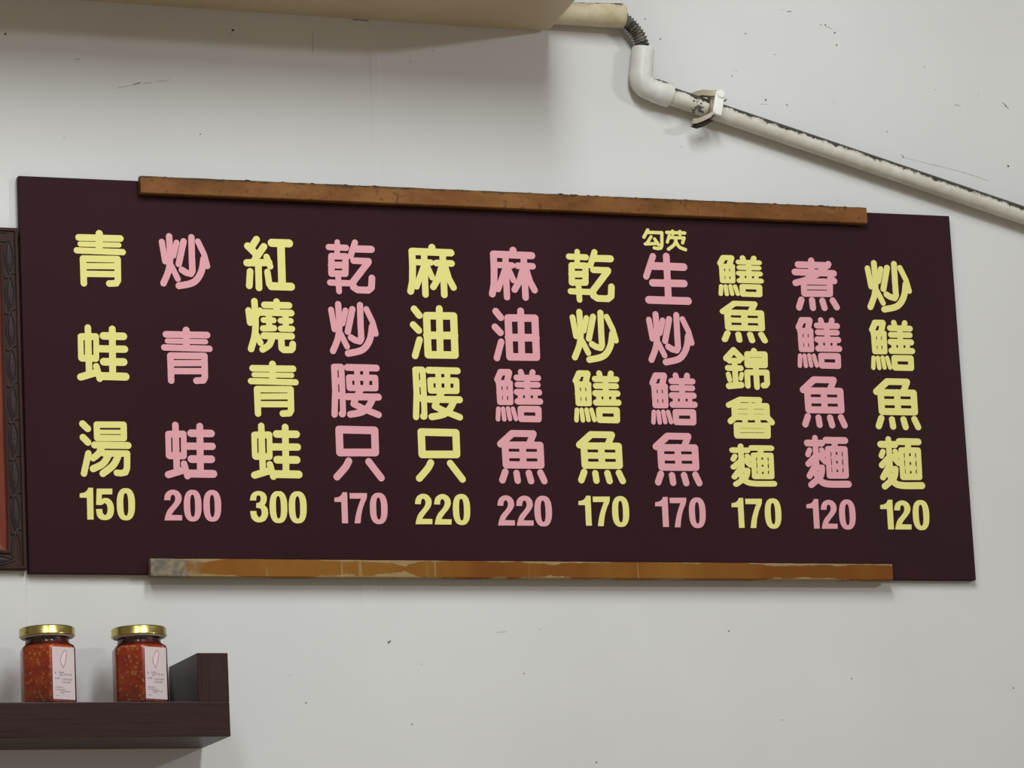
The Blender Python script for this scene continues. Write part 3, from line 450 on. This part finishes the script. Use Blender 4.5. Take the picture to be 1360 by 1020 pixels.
for u, v, r, m in [(-7.5, -150.6, 1.36, 1), (234.7, -168.4, 1.53, 1), (65.9, -128.3, 1.10, 2), (68.3, -127.6, 1.19, 2), (195.5, -54.8, 0.85, 1), (50.8, -44.0, 1.02, 2), (820.8, -198.0, 0.94, 1), (854.5, -176.0, 0.77, 1), (806.8, -155.1, 0.85, 2), (801.3, -148.9, 0.85, 1), (839.9, -123.7, 1.44, 1), (865.1, -119.8, 1.02, 1), (921.9, -125.3, 0.85, 2), (984.8, -94.9, 0.85, 1), (1048.1, -146.4, 1.02, 2), (1036.7, -171.8, 1.02, 2), (1132.3, -62.4, 1.36, 1), (757.0, 460.8, 0.94, 1), (896.6, 511.8, 0.85, 1), (812.5, 555.3, 1.02, 2), (1089.7, 522.3, 0.94, 1), (376.1, 473.3, 1.19, 1), (377.8, 472.1, 1.02, 1), (284.9, 535.2, 1.02, 1), (397.3, 557.6, 0.85, 1), (542.9, 459.7, 0.85, 2), (522.8, 505.8, 1.27, 2), (597.9, 598.4, 1.10, 1), (702.7, -207.7, 0.85, 1), (719.0, -186.0, 1.02, 1), (912.8, -213.7, 0.85, 1), (918.3, -213.6, 1.02, 1), (929.1, -205.2, 1.27, 1), (930.4, -191.0, 1.10, 1), (429.7, -144.9, 1.02, 2), (455.7, -158.7, 1.02, 2), (410.9, 495.8, 0.85, 2), (269.0, 507.1, 0.85, 2), (866.8, -118.2, 0.68, 2), (933.8, -75.4, 0.85, 2), (714.8, -6.7, 0.68, 2), (918.3, -14.3, 1.02, 2), (735.4, -66.2, 0.85, 2)]:
    blob(u, v, r, m)
for p, q, r, m in [((231.2, -162.5), (234.7, -168.4), 0.88, 2), ((124.9, -103.4), (133.0, -106.3), 0.72, 1), ((136.1, -105.6), (144.2, -106.9), 0.72, 2), ((148.2, -107.9), (164.4, -111.1), 0.48, 2), ((108.8, -99.4), (121.6, -102.5), 0.48, 2), ((1131.7, -135.2), (1137.9, -129.6), 0.72, 1), ((1100.0, -139.5), (1102.4, -144.8), 0.56, 2), ((1001.3, -69.1), (1002.9, -66.6), 0.96, 2), ((1002.9, -66.6), (1077.0, -52.4), 0.40, 2), ((1077.0, -52.4), (1106.3, -44.5), 0.40, 2), ((919.0, -211.9), (925.3, -209.7), 0.56, 2), ((866.3, -227.8), (869.9, -227.2), 0.56, 2), ((873.5, -226.5), (878.0, -226.3), 0.64, 1), ((322.9, -171.0), (321.2, -149.6), 0.48, 2), ((308.9, -191.1), (319.6, -190.1), 0.88, 1), ((367.0, -187.5), (387.1, -187.0), 0.56, 1), ((1071.1, -130.2), (1078.5, -128.8), 0.56, 2), ((833.5, -119.1), (842.4, -118.7), 0.40, 2), ((495.1, 462.9), (505.1, 462.1), 0.48, 2)]:
    streak(p, q, r, m)
wall = put('wall_back', bm, [M_WALL, M_GRIME, M_SCUFF])
wall['kind'] = 'structure'

# ------------------------------------------------------------------ the menu board and its lettering
board = thing('menu_board', 'long dark maroon menu board with yellow and pink dish names and prices', 'menu board', V(525, 406, 0))
bm = bmesh.new()
box(bm, 0, 1050, 0, 406, 0, BT, 0.8)
panel = put('board_panel', bm, [M_BOARD], board)

def circle(c, r, n=20):
    return [(c[0] + r * math.cos(2 * math.pi * (k + .5) / n), c[1] + r * math.sin(2 * math.pi * (k + .5) / n)) for k in range(n)]

def rounded(poly):
    """soften shallow corners of a digit outline, keep its square ones"""
    out = []; n = len(poly)
    for i in range(n):
        p, q, r = poly[i - 1], poly[i], poly[(i + 1) % n]
        a = math.atan2(q[1] - p[1], q[0] - p[0]); b = math.atan2(r[1] - q[1], r[0] - q[0])
        t = abs((b - a + math.pi) % (2 * math.pi) - math.pi)
        if t > math.radians(52): out.append(q)
        else:
            out.append((q[0] * .75 + p[0] * .25, q[1] * .75 + p[1] * .25)); out.append((q[0] * .75 + r[0] * .25, q[1] * .75 + r[1] * .25))
    return out

CACHE = {}
def glyph_tris(g):
    """union of a character's strokes as one triangulated flat shape, in its own millimetres"""
    if g in CACHE: return CACHE[g]
    polys = []
    for s in GLYPHS[g]:
        if s[0] == 'p': polys.append(rounded(s[1]))
        elif s[0] == 'r':
            a, b = s[1], s[2]; n = len(a)
            for k in range(n): polys.append([a[k], a[(k + 1) % n], b[(k + 1) % n], b[k]])
        else:
            r, pts = s[1], s[2]
            for p in pts: polys.append(circle(p, r))
            for p, q in zip(pts, pts[1:]):
                dx, dy = q[0] - p[0], q[1] - p[1]; d = math.hypot(dx, dy)
                if d < 1e-6: continue
                nx, ny = -dy / d * r, dx / d * r
                polys.append([(p[0] + nx, p[1] + ny), (q[0] + nx, q[1] + ny), (q[0] - nx, q[1] - ny), (p[0] - nx, p[1] - ny)])
    vs, fs = [], []
    for P in polys:
        ar = sum(P[i - 1][0] * P[i][1] - P[i][0] * P[i - 1][1] for i in range(len(P)))
        if ar < 0: P = P[::-1]
        fs.append(list(range(len(vs), len(vs) + len(P)))); vs += [Vector(p) for p in P]
    ov, oe, of, _, _, src = delaunay_2d_cdt(vs, [], fs, 0, 0.002)
    loops = [[vs[i] for i in f] for f in fs]
    bounds = [(min(p.x for p in L), max(p.x for p in L), min(p.y for p in L), max(p.y for p in L)) for L in loops]
    def inside(c):
        for L, (x0, x1, y0, y1) in zip(loops, bounds):
            if not (x0 <= c.x <= x1 and y0 <= c.y <= y1): continue
            hit = False
            for i in range(len(L)):
                p, q = L[i - 1], L[i]
                if (p.y > c.y) != (q.y > c.y) and c.x < (q.x - p.x) * (c.y - p.y) / (q.y - p.y) + p.x: hit = not hit
            if hit: return True
        return False
    tris = []
    for f in of:
        if inside(sum((ov[i] for i in f), Vector((0, 0))) / len(f)): tris.append(f)
    CACHE[g] = (ov, tris)
    return CACHE[g]

LIFT = 0.7
def add_glyph(bm, g, u, v, sx, sy):
    ov, tris = glyph_tris(g)
    idx = {}
    def vert(i, top):
        if (i, top) not in idx: idx[(i, top)] = bm.verts.new(V(u + ov[i][0] * sx, v + ov[i][1] * sy, BT + (LIFT if top else -0.2)))
        return idx[(i, top)]
    ed = {}
    for f in tris:
        bm.faces.new([vert(i, 1) for i in f])
        for k in range(len(f)):
            e = (f[k], f[(k + 1) % len(f)])
            ed[e] = 1
    for (p, q) in list(ed):
        if (q, p) not in ed: bm.faces.new((vert(p, 1), vert(p, 0), vert(q, 0), vert(q, 1)))

for colour, chars, digits in COLUMNS:
    m = M_YEL if colour == 'yellow' else M_PNK
    for g in chars:
        bm = bmesh.new(); add_glyph(bm, *g)
        small = g[0] in '勾芡'
        ch = put('character', bm, M_YEL if small else m, board)
        ch['label'] = '%s character %s' % ('small yellow' if small else colour, g[0])
    bm = bmesh.new()
    for g in digits: add_glyph(bm, *g)
    put('price', bm, m, board)['label'] = '%s price reading %s' % (colour, ''.join(g[0] for g in digits))

# ------------------------------------------------------------------ the two rails that hold the board
def rail(name, label, u0, u1, vt0, vt1, vb0, vb1, mat, ragged):
    t = thing(name, label, 'rail', V((u0 + u1) / 2, max(vb0, vb1), BT))
    rr = random.Random(8)
    bm = bmesh.new()
    w0, w1 = BT, BT + 9.0
    n = 90; rings = []
    for k in range(n + 1):
        f = k / n; u = u0 + (u1 - u0) * f
        vt = vt0 + (vt1 - vt0) * f + rr.uniform(-.25, .25) * ragged; vb = vb0 + (vb1 - vb0) * f + rr.uniform(-.12, .12)
        c = 0.9
        rings.append([V(u, vt + c, w1), V(u, vt, w1 - c), V(u, vt, w0), V(u, vb, w0), V(u, vb, w1 - c), V(u, vb - c, w1)])
    loft(bm, rings)
    put('batten', bm, mat, t)
    return t, rr
tr_, rr = rail('wooden_rail', 'orange brown wooden batten across the top edge of the menu board', 125, 944.6, -3.1, -3.1, 15, 14.9, M_RAIL, 1.0)
bm = bmesh.new()                                              # soot lying along the top of the upper rail
for k in range(120):
    u = rr.uniform(128, 942); r = rr.uniform(0.5, 1.3) if k % 6 else rr.uniform(1.2, 2.0)
    t = bmesh.new(); bmesh.ops.create_icosphere(t, subdivisions=1, radius=1.0)
    c = V(u, -3.1, rr.uniform(BT + 5, BT + 8.4))
    for q in t.verts: q.co = c + Vector((q.co.x * r * rr.uniform(1.2, 2.6), q.co.y * r * .7, q.co.z * r * .5)) / 1000
    merge(bm, t)
o = put('soot', bm, M_SOOT, tr_); o['kind'] = 'stuff'; o['label'] = 'black soot crumbs along the top of the batten'
rail('wooden_rail', 'worn brown wooden batten under the bottom edge of the menu board, paint rubbed pale', 122.3, 945.6, 391.6, 390.6, 409.9, 407.9, M_WORN, 0.6)

# ------------------------------------------------------------------ the carved frame at the left edge
FR = -2.0; FL = -420.0; FT = 54.4; FB = 402.4; FW = 26.0
pf = thing('picture_frame', 'dark carved wooden frame with red brown lacquered inner moulding left of the board', 'frame', V((FL + FR) / 2, FB, 0))
def mitre(bm, prof):
    """run a profile of (inset mm, height mm) round the frame's four sides"""
    def ring(i, w): return [V(FL + i, FT + i, w), V(FR - i, FT + i, w), V(FR - i, FB - i, w), V(FL + i, FB - i, w)]
    rr_ = [[bm.verts.new(p) for p in ring(i, w)] for i, w in prof]
    n = len(prof)
    for j in range(n):
        a, b = rr_[j], rr_[(j + 1) % n]
        for k in range(4): bm.faces.new((a[k], a[(k + 1) % 4], b[(k + 1) % 4], b[k]))
bm = bmesh.new(); mitre(bm, [(0, 0), (0, 7.5), (1, 8.6), (3.2, 8.6), (4.0, 7.0), (15.5, 7.0), (16.3, 8.6), (18.0, 8.8), (19.5, 8.0), (19.5, 0)])
put('outer_moulding', bm, M_FRAME, pf)
bm = bmesh.new(); mitre(bm, [(19.5, 0), (19.5, 7.6), (20.6, 6.4), (30, 4.6), (32, 3.0), (32, 0)])
put('inner_moulding', bm, M_INNER, pf)
bm = bmesh.new(); box(bm, FL + 32, FR - 32, FT + 32, FB - 32, 0.5, 2.5)
put('picture', bm, M_PICT, pf)
# vine carving: two strands crossing every 37 mm with a leaf in each opening
def vine(p0, p1):
    bg_, bl_ = bmesh.new(), bmesh.new()
    d = Vector((p1[0] - p0[0], p1[1] - p0[1])); Ln = d.length; d /= Ln; nrm = Vector((-d.y, d.x))
    at = lambda s, o, w: V(p0[0] + d.x * s + nrm.x * o, p0[1] + d.y * s + nrm.y * o, w)
    per = 37.2; N = int(Ln / per)
    for sg in (1, -1):
        path = [at(s, sg * 4.6 * math.sin(math.pi * s / per), 7.3) for s in [Ln * k / (N * 14) for k in range(N * 14 + 1)]]
        tube(bg_, path, 0.75, 8)
    for j in range(N):
        s0 = (j + .5) * per
        t = bmesh.new(); bmesh.ops.create_uvsphere(t, u_segments=16, v_segments=8, radius=1.0)
        for q in t.verts:
            s = q.co.x * per * .40; o = q.co.y * 3.7 * (1 - .35 * abs(q.co.x))
            q.co = at(s0 + s, o, 7.0 + 1.5 * q.co.z)
        merge(bl_, t)
        for k in (-1, 0, 1):
            t = bmesh.new(); bmesh.ops.create_icosphere(t, subdivisions=1, radius=0.0007)
            c = at(s0 + k * 7, 0.6 * k, 8.4)
            for q in t.verts: q.co += c
            merge(bg_, t)
        for sg in (1, -1):
            c0 = (j + 1) * per
            tube(bg_, smooth_path([at(c0, 0, 7.3), at(c0 + sg * 2.6, sg * 3.2, 7.5), at(c0 + sg * 1.6, sg * 5.6, 7.4)], 5), [0.8] * 10 + [0.4], 8)
    put('leaf_carving', bl_, M_CARVE, pf, smooth=True)
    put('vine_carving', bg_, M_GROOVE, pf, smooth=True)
vine((FR - 9.6, FT + 12), (FR - 9.6, FB - 12)); vine((FR - 12, FB - 9.6), (FL + 12, FB - 9.6))
vine((FL + 9.6, FB - 12), (FL + 9.6, FT + 12)); vine((FL + 12, FT + 9.6), (FR - 12, FT + 9.6))

# ------------------------------------------------------------------ the ledge with two jars
SR, SF, STOP, SBOT = 174.0, 98.0, 546.0, 580.4
sh = thing('wall_ledge', 'dark wenge wall shelf with an upright end panel, jars standing on it', 'shelf', V(-160, SBOT, 0))
bm = bmesh.new(); box(bm, -480, SR, STOP, SBOT, 0, SF, 0.7); put('shelf_board', bm, M_WENGE, sh)
bm = bmesh.new(); box(bm, 142.5, SR + .05, 498.2, STOP + 0.0, 0, SF + .05, 0.7); put('end_panel', bm, M_WENGEV, sh)
bm = bmesh.new(); box(bm, -480, -448, 498.2, STOP, 0, SF, 0.7); put('end_panel', bm, M_WENGEV, sh)

def hexring(c, Rv, h, rnd, front, n=6, m=5):
    """rounded hexagon, corner radius Rv, corners softened by rnd, first corner at angle front"""
    out = []
    for k in range(6):
        a = front + k * math.pi / 3
        ax = Vector((math.cos(a), math.sin(a))); d = Rv - rnd / math.cos(math.pi / 6)
        for j in range(m):
            b = a + (j / (m - 1) - .5) * math.pi / 3
            out.append(c + Vector(((ax.x * d + math.cos(b) * rnd) / 1000, (ax.y * d + math.sin(b) * rnd) / 1000, h / 1000)))
    return out
FRONT = -math.pi / 2 - math.radians(8)
JW = 55.0
def make_jar(u, label):
    c = V(u, STOP, JW)
    t = thing('sauce_jar', label, 'jar', c, 'chilli sauce jars on the ledge')
    RV = 29.6
    shell = [(RV - 2.2, 0, 5), (RV - .4, 1.2, 5), (RV, 3, 5), (RV, 56, 5), (RV - .8, 58.6, 6), (RV - 3.2, 60.6, 9), (RV - 4.6, 61.6, 15), (25.2, 62.8, 21.6), (24.6, 64.5, 21.2), (24.4, 68.1, 21.0)]
    bm = bmesh.new()
    rings = [hexring(c, r, h, q, FRONT) for r, h, q in shell]
    loft(bm, rings, cap=True)
    put('glass_body', bm, M_GLASS, t, smooth=True, sharp=40)
    bm = bmesh.new()
    ins = [(RV - 3.4, 2.0, 4), (RV - 1.3, 3.5, 4), (RV - 1.3, 56, 4), (RV - 2.2, 58.2, 6), (RV - 5, 60, 10), (23.9, 62.4, 20.6), (23.4, 66.6, 20.2)]
    loft(bm, [hexring(c, r, h, q, FRONT) for r, h, q in ins])
    put('sauce', bm, M_SAUCE, t, smooth=True, sharp=40)
    bm = bmesh.new()
    lathe(bm, [(0, 77.0), (22.5, 77.0), (23.5, 77.9), (25.2, 78.3), (26.6, 77.6), (27.1, 76.4), (27.1, 71.0), (27.5, 70.5), (27.5, 69.6), (27.0, 69.2), (25.6, 69.2), (25.4, 70), (25.4, 73.4), (0, 73.4)], c, 64)
    put('lid', bm, M_GOLD, t, smooth=True, sharp=50)
    bm = bmesh.new(); lathe(bm, [(0, 69.4), (25.5, 69.4), (25.5, 68.2), (0, 68.2)], c, 48); put('pale_neck_ring', bm, M_NECKRING, t)  # pale ring added so the glass neck reads bright below the lid
    # paper label on the face to the right of the front corner, in that face's own plane
    na = FRONT + math.pi / 6
    nr = Vector((math.cos(na), math.sin(na), 0)); tx = Vector((-math.sin(na), math.cos(na), 0))
    ap = RV * math.cos(math.pi / 6)
    P = lambda x, y, d: c + (nr * (ap + d) + tx * x) / 1000 + Vector((0, 0, y / 1000))
    def plate(bm, pts, d0, d1):
        loft(bm, [[P(x, y, d0) for x, y in pts], [P(x, y, d1) for x, y in pts]])
    bm = bmesh.new(); plate(bm, [(-13.9, 5.0), (12.6, 5.0), (12.6, 56.2), (-13.9, 56.2)], 0.05, 0.25)
    lab = put('label', bm, M_LABEL, t); lab['label'] = 'pale pink paper label with an island outline and small print'
    isl = [(0.5, 52.8), (2.6, 52.6), (2.8, 50.0), (2.0, 45.5), (1.0, 41.5), (-.6, 38.0), (-1.6, 35.2), (-2.4, 37.0), (-4.2, 40.2), (-4.8, 43.5), (-3.9, 46.0), (-2.2, 49.5), (-.8, 51.8)]
    bm = bmesh.new(); plate(bm, [(x + .6, y) for x, y in isl], 0.25, 0.30); put('island_fill', bm, M_PINKP, lab)
    bm = bmesh.new()
    tube(bm, [P(x + .6, y, 0.32) for x, y in isl + isl[:1]], 0.24, 6); put('island_outline', bm, M_RED, lab)
    bm = bmesh.new(); jr = random.Random(3)
    def words(x, y, n, s):
        for k in range(n):
            x0 = x + k * s * 1.12
            for q in range(3):
                yy = y + s * (.12 + .33 * q); a = x0 + jr.uniform(0, .2) * s; b_ = x0 + s * jr.uniform(.6, .9)
                plate(bm, [(a, yy), (b_, yy + .1), (b_, yy + .1 + s * .13), (a, yy + s * .13)], 0.25, 0.3)
            xx = x0 + s * jr.uniform(.25, .6)
            plate(bm, [(xx, y), (xx + s * .14, y), (xx + s * .14, y + s * .9), (xx, y + s * .9)], 0.25, 0.3)
    words(-11.2, 29.5, 1, 2.2); words(-6.6, 30.0, 3, 2.0); words(-5.6, 27.6, 2, 2.0); words(-.2, 28.2, 4, 2.2)
    words(-11.2, 24.4, 3, 2.0); words(-3.0, 23.6, 6, 1.9); words(-3.0, 20.8, 5, 1.9)
    words(-11.2, 15.8, 6, 1.4); words(-11.2, 13.6, 8, 1.4); words(-5.4, 12.0, 9, 1.3); words(-4.8, 10.4, 3, 1.3); words(-11.0, 8.2, 5, 0.9)
    put('small_print', bm, M_INK, lab)
    return t
jar = make_jar(4.0, 'gold lidded hexagonal chilli sauce jar farther from the shelf end panel')
def dup(root, loc, label):
    r = root.copy(); COL.objects.link(r); r.location = loc; r['label'] = label
    for ch in list(root.children):
        c = ch.copy(); COL.objects.link(c); c.parent = r
        for g in list(ch.children):
            d = g.copy(); COL.objects.link(d); d.parent = c
    return r
dup(jar, V(96.8, STOP, JW), 'gold lidded hexagonal chilli sauce jar right beside the shelf end panel')

# ------------------------------------------------------------------ the air conditioner above
ac = thing('air_conditioner', 'beige wall air conditioner seen from below at the top of the wall', 'air conditioner', V(180, -189, 0))
tilt = -0.0074
def acp(u, h, w):
    """h = height above the casing's rear lower edge, mm"""
    return V(u, -191.4 - tilt * (u - 0) * 1.0 - h, w)
AL, AR = -250.0, 587.6
def ac_ring(h, ins, front):
    """rounded rectangle in plan: rear at the wall, front corners softer"""
    out = []; rb, rf = 13.0, 22.0
    u0, u1, w0, w1 = AL + ins, AR - ins, 0.3, front
    for cu, cw, r, a0 in ((u1 - rb, w0 + rb, rb, -90), (u1 - rf, w1 - rf, rf, 0), (u0 + rf, w1 - rf, rf, 90), (u0 + rb, w0 + rb, rb, 180)):
        for k in range(9):
            a = math.radians(a0 + k * 90 / 8)
            u, w = cu + math.cos(a) * r, cw + math.sin(a) * r
            if cu > 0: u -= 0.125 * max(0.0, w - 14.0)          # the right end narrows towards the front
            out.append(acp(u, h, w))
    return out
bm = bmesh.new()
loft(bm, [ac_ring(0, 1.2, 184), ac_ring(1.2, 0, 188), ac_ring(7, 0, 197), ac_ring(20, 0, 203), ac_ring(60, 0, 206), ac_ring(240, 0, 205), ac_ring(272, 0, 192), ac_ring(280, 6, 176)])
put('casing', bm, M_AC, ac, smooth=True, sharp=40)
bm = bmesh.new()
loft(bm, [[acp(u, 7 + h, w) for h, w in ((4, 203), (34, 209), (36, 206), (6, 200))] for u in (AL + 70, AR - 80)])
put('air_flap', bm, M_AC, ac)
bm = bmesh.new()
loft(bm, [[acp(u, h, w) for h, w in ((75, 200), (75, 209), (235, 209), (238, 206), (238, 200))] for u in (AL + 12, AR - 40)])
put('front_panel', bm, M_AC, ac)

# ------------------------------------------------------------------ the drain: wrapped pipe, hose, elbow and pipe
wr = thing('wrapped_pipe', 'thick cream wrapped pipe stub coming out of the air conditioner side', 'pipe', V(591, -203, 15))
bm = bmesh.new()
p0, p1 = V(586.5, -203.2, 15), V(670.0, -205.0, 15)
tube(bm, [p0.lerp(p1, t) for t in (0, .2, .4, .6, .8, .94, .97, .99, 1)], [11.8, 12.1, 12.5, 12.9, 13.2, 13.5, 13.6, 13.5, 12.9], 32)
put('wrap', bm, M_WRAP, wr, smooth=True)
bm = bmesh.new(); tube(bm, [V(669.8, -205.0, 15), V(670.5, -205.0, 15)], 12.2, 32); put('cut_end', bm, M_WRAPE, wr)
hz = thing('drain_hose', 'short dark corrugated drain hose curving between cream pipe and white elbow', 'hose', V(692, -169, 13.5))
pts = smooth_path([V(664.6, -203.6, 15), V(671.6, -200.6, 15), V(681.2, -192.3, 14.5), V(688.4, -182.3, 14), V(691.6, -171.8, 13.6), V(692.0, -161, 13.5)], 26)
ln = 0; rad = []
for i, p in enumerate(pts):
    if i: ln += (p - pts[i - 1]).length * 1000
    rad.append(7.0 + 0.95 * math.cos(2 * math.pi * ln / 3.5))
bm = bmesh.new(); tube(bm, pts, rad, 24); put('corrugated_tube', bm, M_HOSE, hz, smooth=True, sharp=60)
PD = Vector((0.9638, 0, -0.2665))                         # direction of the sloping pipe
el = thing('pipe_elbow', 'white plastic elbow fitting joining the corrugated hose to the sloping pipe', 'pipe elbow', V(686, -125, 13.5))
c_in = V(692.3, -169.8, 13.5); bend = V(685.6, -128.3, 13.5)
d0 = (bend - c_in).normalized()
arc = [bend - d0 * 0.013 * (1 - t) * (1 - t) + PD * 0.013 * t * t for t in [k / 10 for k in range(11)]]
path = [c_in, c_in + d0 * 0.001] + [c_in.lerp(bend - d0 * 0.013, t) for t in (.25, .5, .75)] + arc + [bend + PD * 0.018]
bm = bmesh.new(); tube(bm, path, [12.0, 12.5] + [12.4] * (len(path) - 2), 36, cap=True); put('elbow_body', bm, M_ELBOW, el, smooth=True)
bm = bmesh.new(); tube(bm, [bend + PD * t for t in (0.0165, 0.0175, 0.035, 0.0362)], [12.6, 13.1, 13.1, 12.5], 36); put('socket_collar', bm, M_ELBOW, el, smooth=True)
bm = bmesh.new(); tube(bm, [bend + PD * .030 + PD * (0.62 * t / 30) for t in range(31)], 9.9, 32)
pp = put('drain_pipe', bm, M_PVC, None, origin=bend + PD * .03, smooth=True)
tag(pp, 'long white sooty drain pipe sloping down along the wall to the right', 'pipe')

# ------------------------------------------------------------------ the pipe clip
CP = bend + PD * 0.083
UP = Vector((0.2665, 0, 0.9638)); OUT = Vector((0, -1, 0))
Q = lambda a, b, d: CP + (PD * a + UP * b + OUT * d) / 1000     # along pipe, across upwards, outwards
cl = thing('pipe_clip', 'grimy white plastic clip strapped round the sloping drain pipe', 'pipe clip', Q(0, 0, -13.5))
bm = bmesh.new()                                               # band round the pipe
rings = []
for k in range(33):
    a = math.radians(-140 + 280 * k / 32)
    f = lambda r, s: Q(s, math.sin(a) * r, math.cos(a) * r)
    rings.append([f(10.0, -4), f(12.4, -4), f(12.8, 0), f(12.4, 4), f(10.0, 4)])
loft(bm, rings); put('band', bm, M_CLIPD, cl, smooth=True)
def slab(bm, pts, th, wd, taper=None, flat=False):
    """a strip following points (along, across, out) with thickness th out of the wall and width wd along the pipe"""
    rs = []
    for i, (a, b, d) in enumerate(pts):
        w_ = wd * (taper[i] if taper else 1)
        if flat: rs.append([Q(a, b - th, d - w_), Q(a, b + th, d - w_), Q(a, b + th, d + w_), Q(a, b - th, d + w_)]); continue
        rs.append([Q(a - w_, b, d - th), Q(a + w_, b, d - th), Q(a + w_, b, d + th), Q(a - w_, b, d + th)])
    loft(bm, rs)
bm = bmesh.new()                                               # strap bar standing across the band
t = bmesh.new(); bmesh.ops.create_cube(t, size=1.0)
for q in t.verts: q.co = Vector((q.co.x * 11.0, q.co.y * 5.0, q.co.z * 27.0))
bmesh.ops.bevel(t, geom=t.edges[:], offset=2.0, segments=3, affect='EDGES', profile=.5)
for q in t.verts:
    x, y, z = q.co
    q.co = Q(x + 4.0 - z * .06, z + 3.5, 14.5 - y)
merge(bm, t); bar = put('strap_bar', bm, M_CLIPW, cl, smooth=True); bar['label'] = 'clean white strap bar'
bm = bmesh.new(); tube(bm, [Q(3.6, 14.0, 11), Q(3.6, 14.0, 17.8), Q(3.6, 14.0, 18.4)], [4.6, 4.6, 3.8], 20); put('rivet', bm, M_CLIPW, cl, smooth=True)
bm = bmesh.new(); slab(bm, [(4, 13.5, 13), (-2, 14.0, 12), (-7, 13.0, 9), (-13, 13.6, 3), (-18, 12.0, -3), (-21, 10.5, -9), (-23, 10, -13.2)], 3.3, 3.6, [1, 1, 1, 1, 1, 1, 1], True); put('upper_arm', bm, M_CLAMP, cl, smooth=True)
bm = bmesh.new(); slab(bm, [(1, -6, 13), (-2, -11.5, 11), (-8, -17, 9), (-14, -21.5, 9), (-20, -24.5, 10)], 3.0, 3.4, [1.2, 1.2, 1.1, 1.1, .9], True); put('lower_arm', bm, M_CLAMP, cl, smooth=True)
bm = bmesh.new(); slab(bm, [(-1, -15.5, 7), (-8, -22.5, 6), (-14, -27, 6)], 4.5, 4.6, [1, 1, .8]); put('latch_tongue', bm, M_SOOT, cl, smooth=True)
bm = bmesh.new(); tube(bm, [Q(8, 12, 6), Q(13.5, 12.8, 6), Q(15.2, 14.6, 6)], [1.6, 1.5, .9], 12); put('release_tab', bm, M_CLIPD, cl, smooth=True)
bm = bmesh.new()                                               # grime caught on the pipe beside the clip
gr = random.Random(4)
for k in range(34):
    a = gr.gauss(-15, 3.6); ang = math.radians(gr.gauss(-34, 24)); r = gr.uniform(0.6, 1.9)
    t = bmesh.new(); bmesh.ops.create_icosphere(t, subdivisions=1, radius=1.0)
    for q in t.verts:
        an = ang + q.co.y * r / 9.9
        q.co = Q(a + q.co.x * r * 1.2, math.sin(an) * (9.9 + q.co.z * .3), math.cos(an) * (9.9 + q.co.z * .3))
    merge(bm, t)
gp = put('grime_patch', bm, M_GRIME, pp); gp['kind'] = 'stuff'; gp['label'] = 'dark grime on the pipe beside the clip'
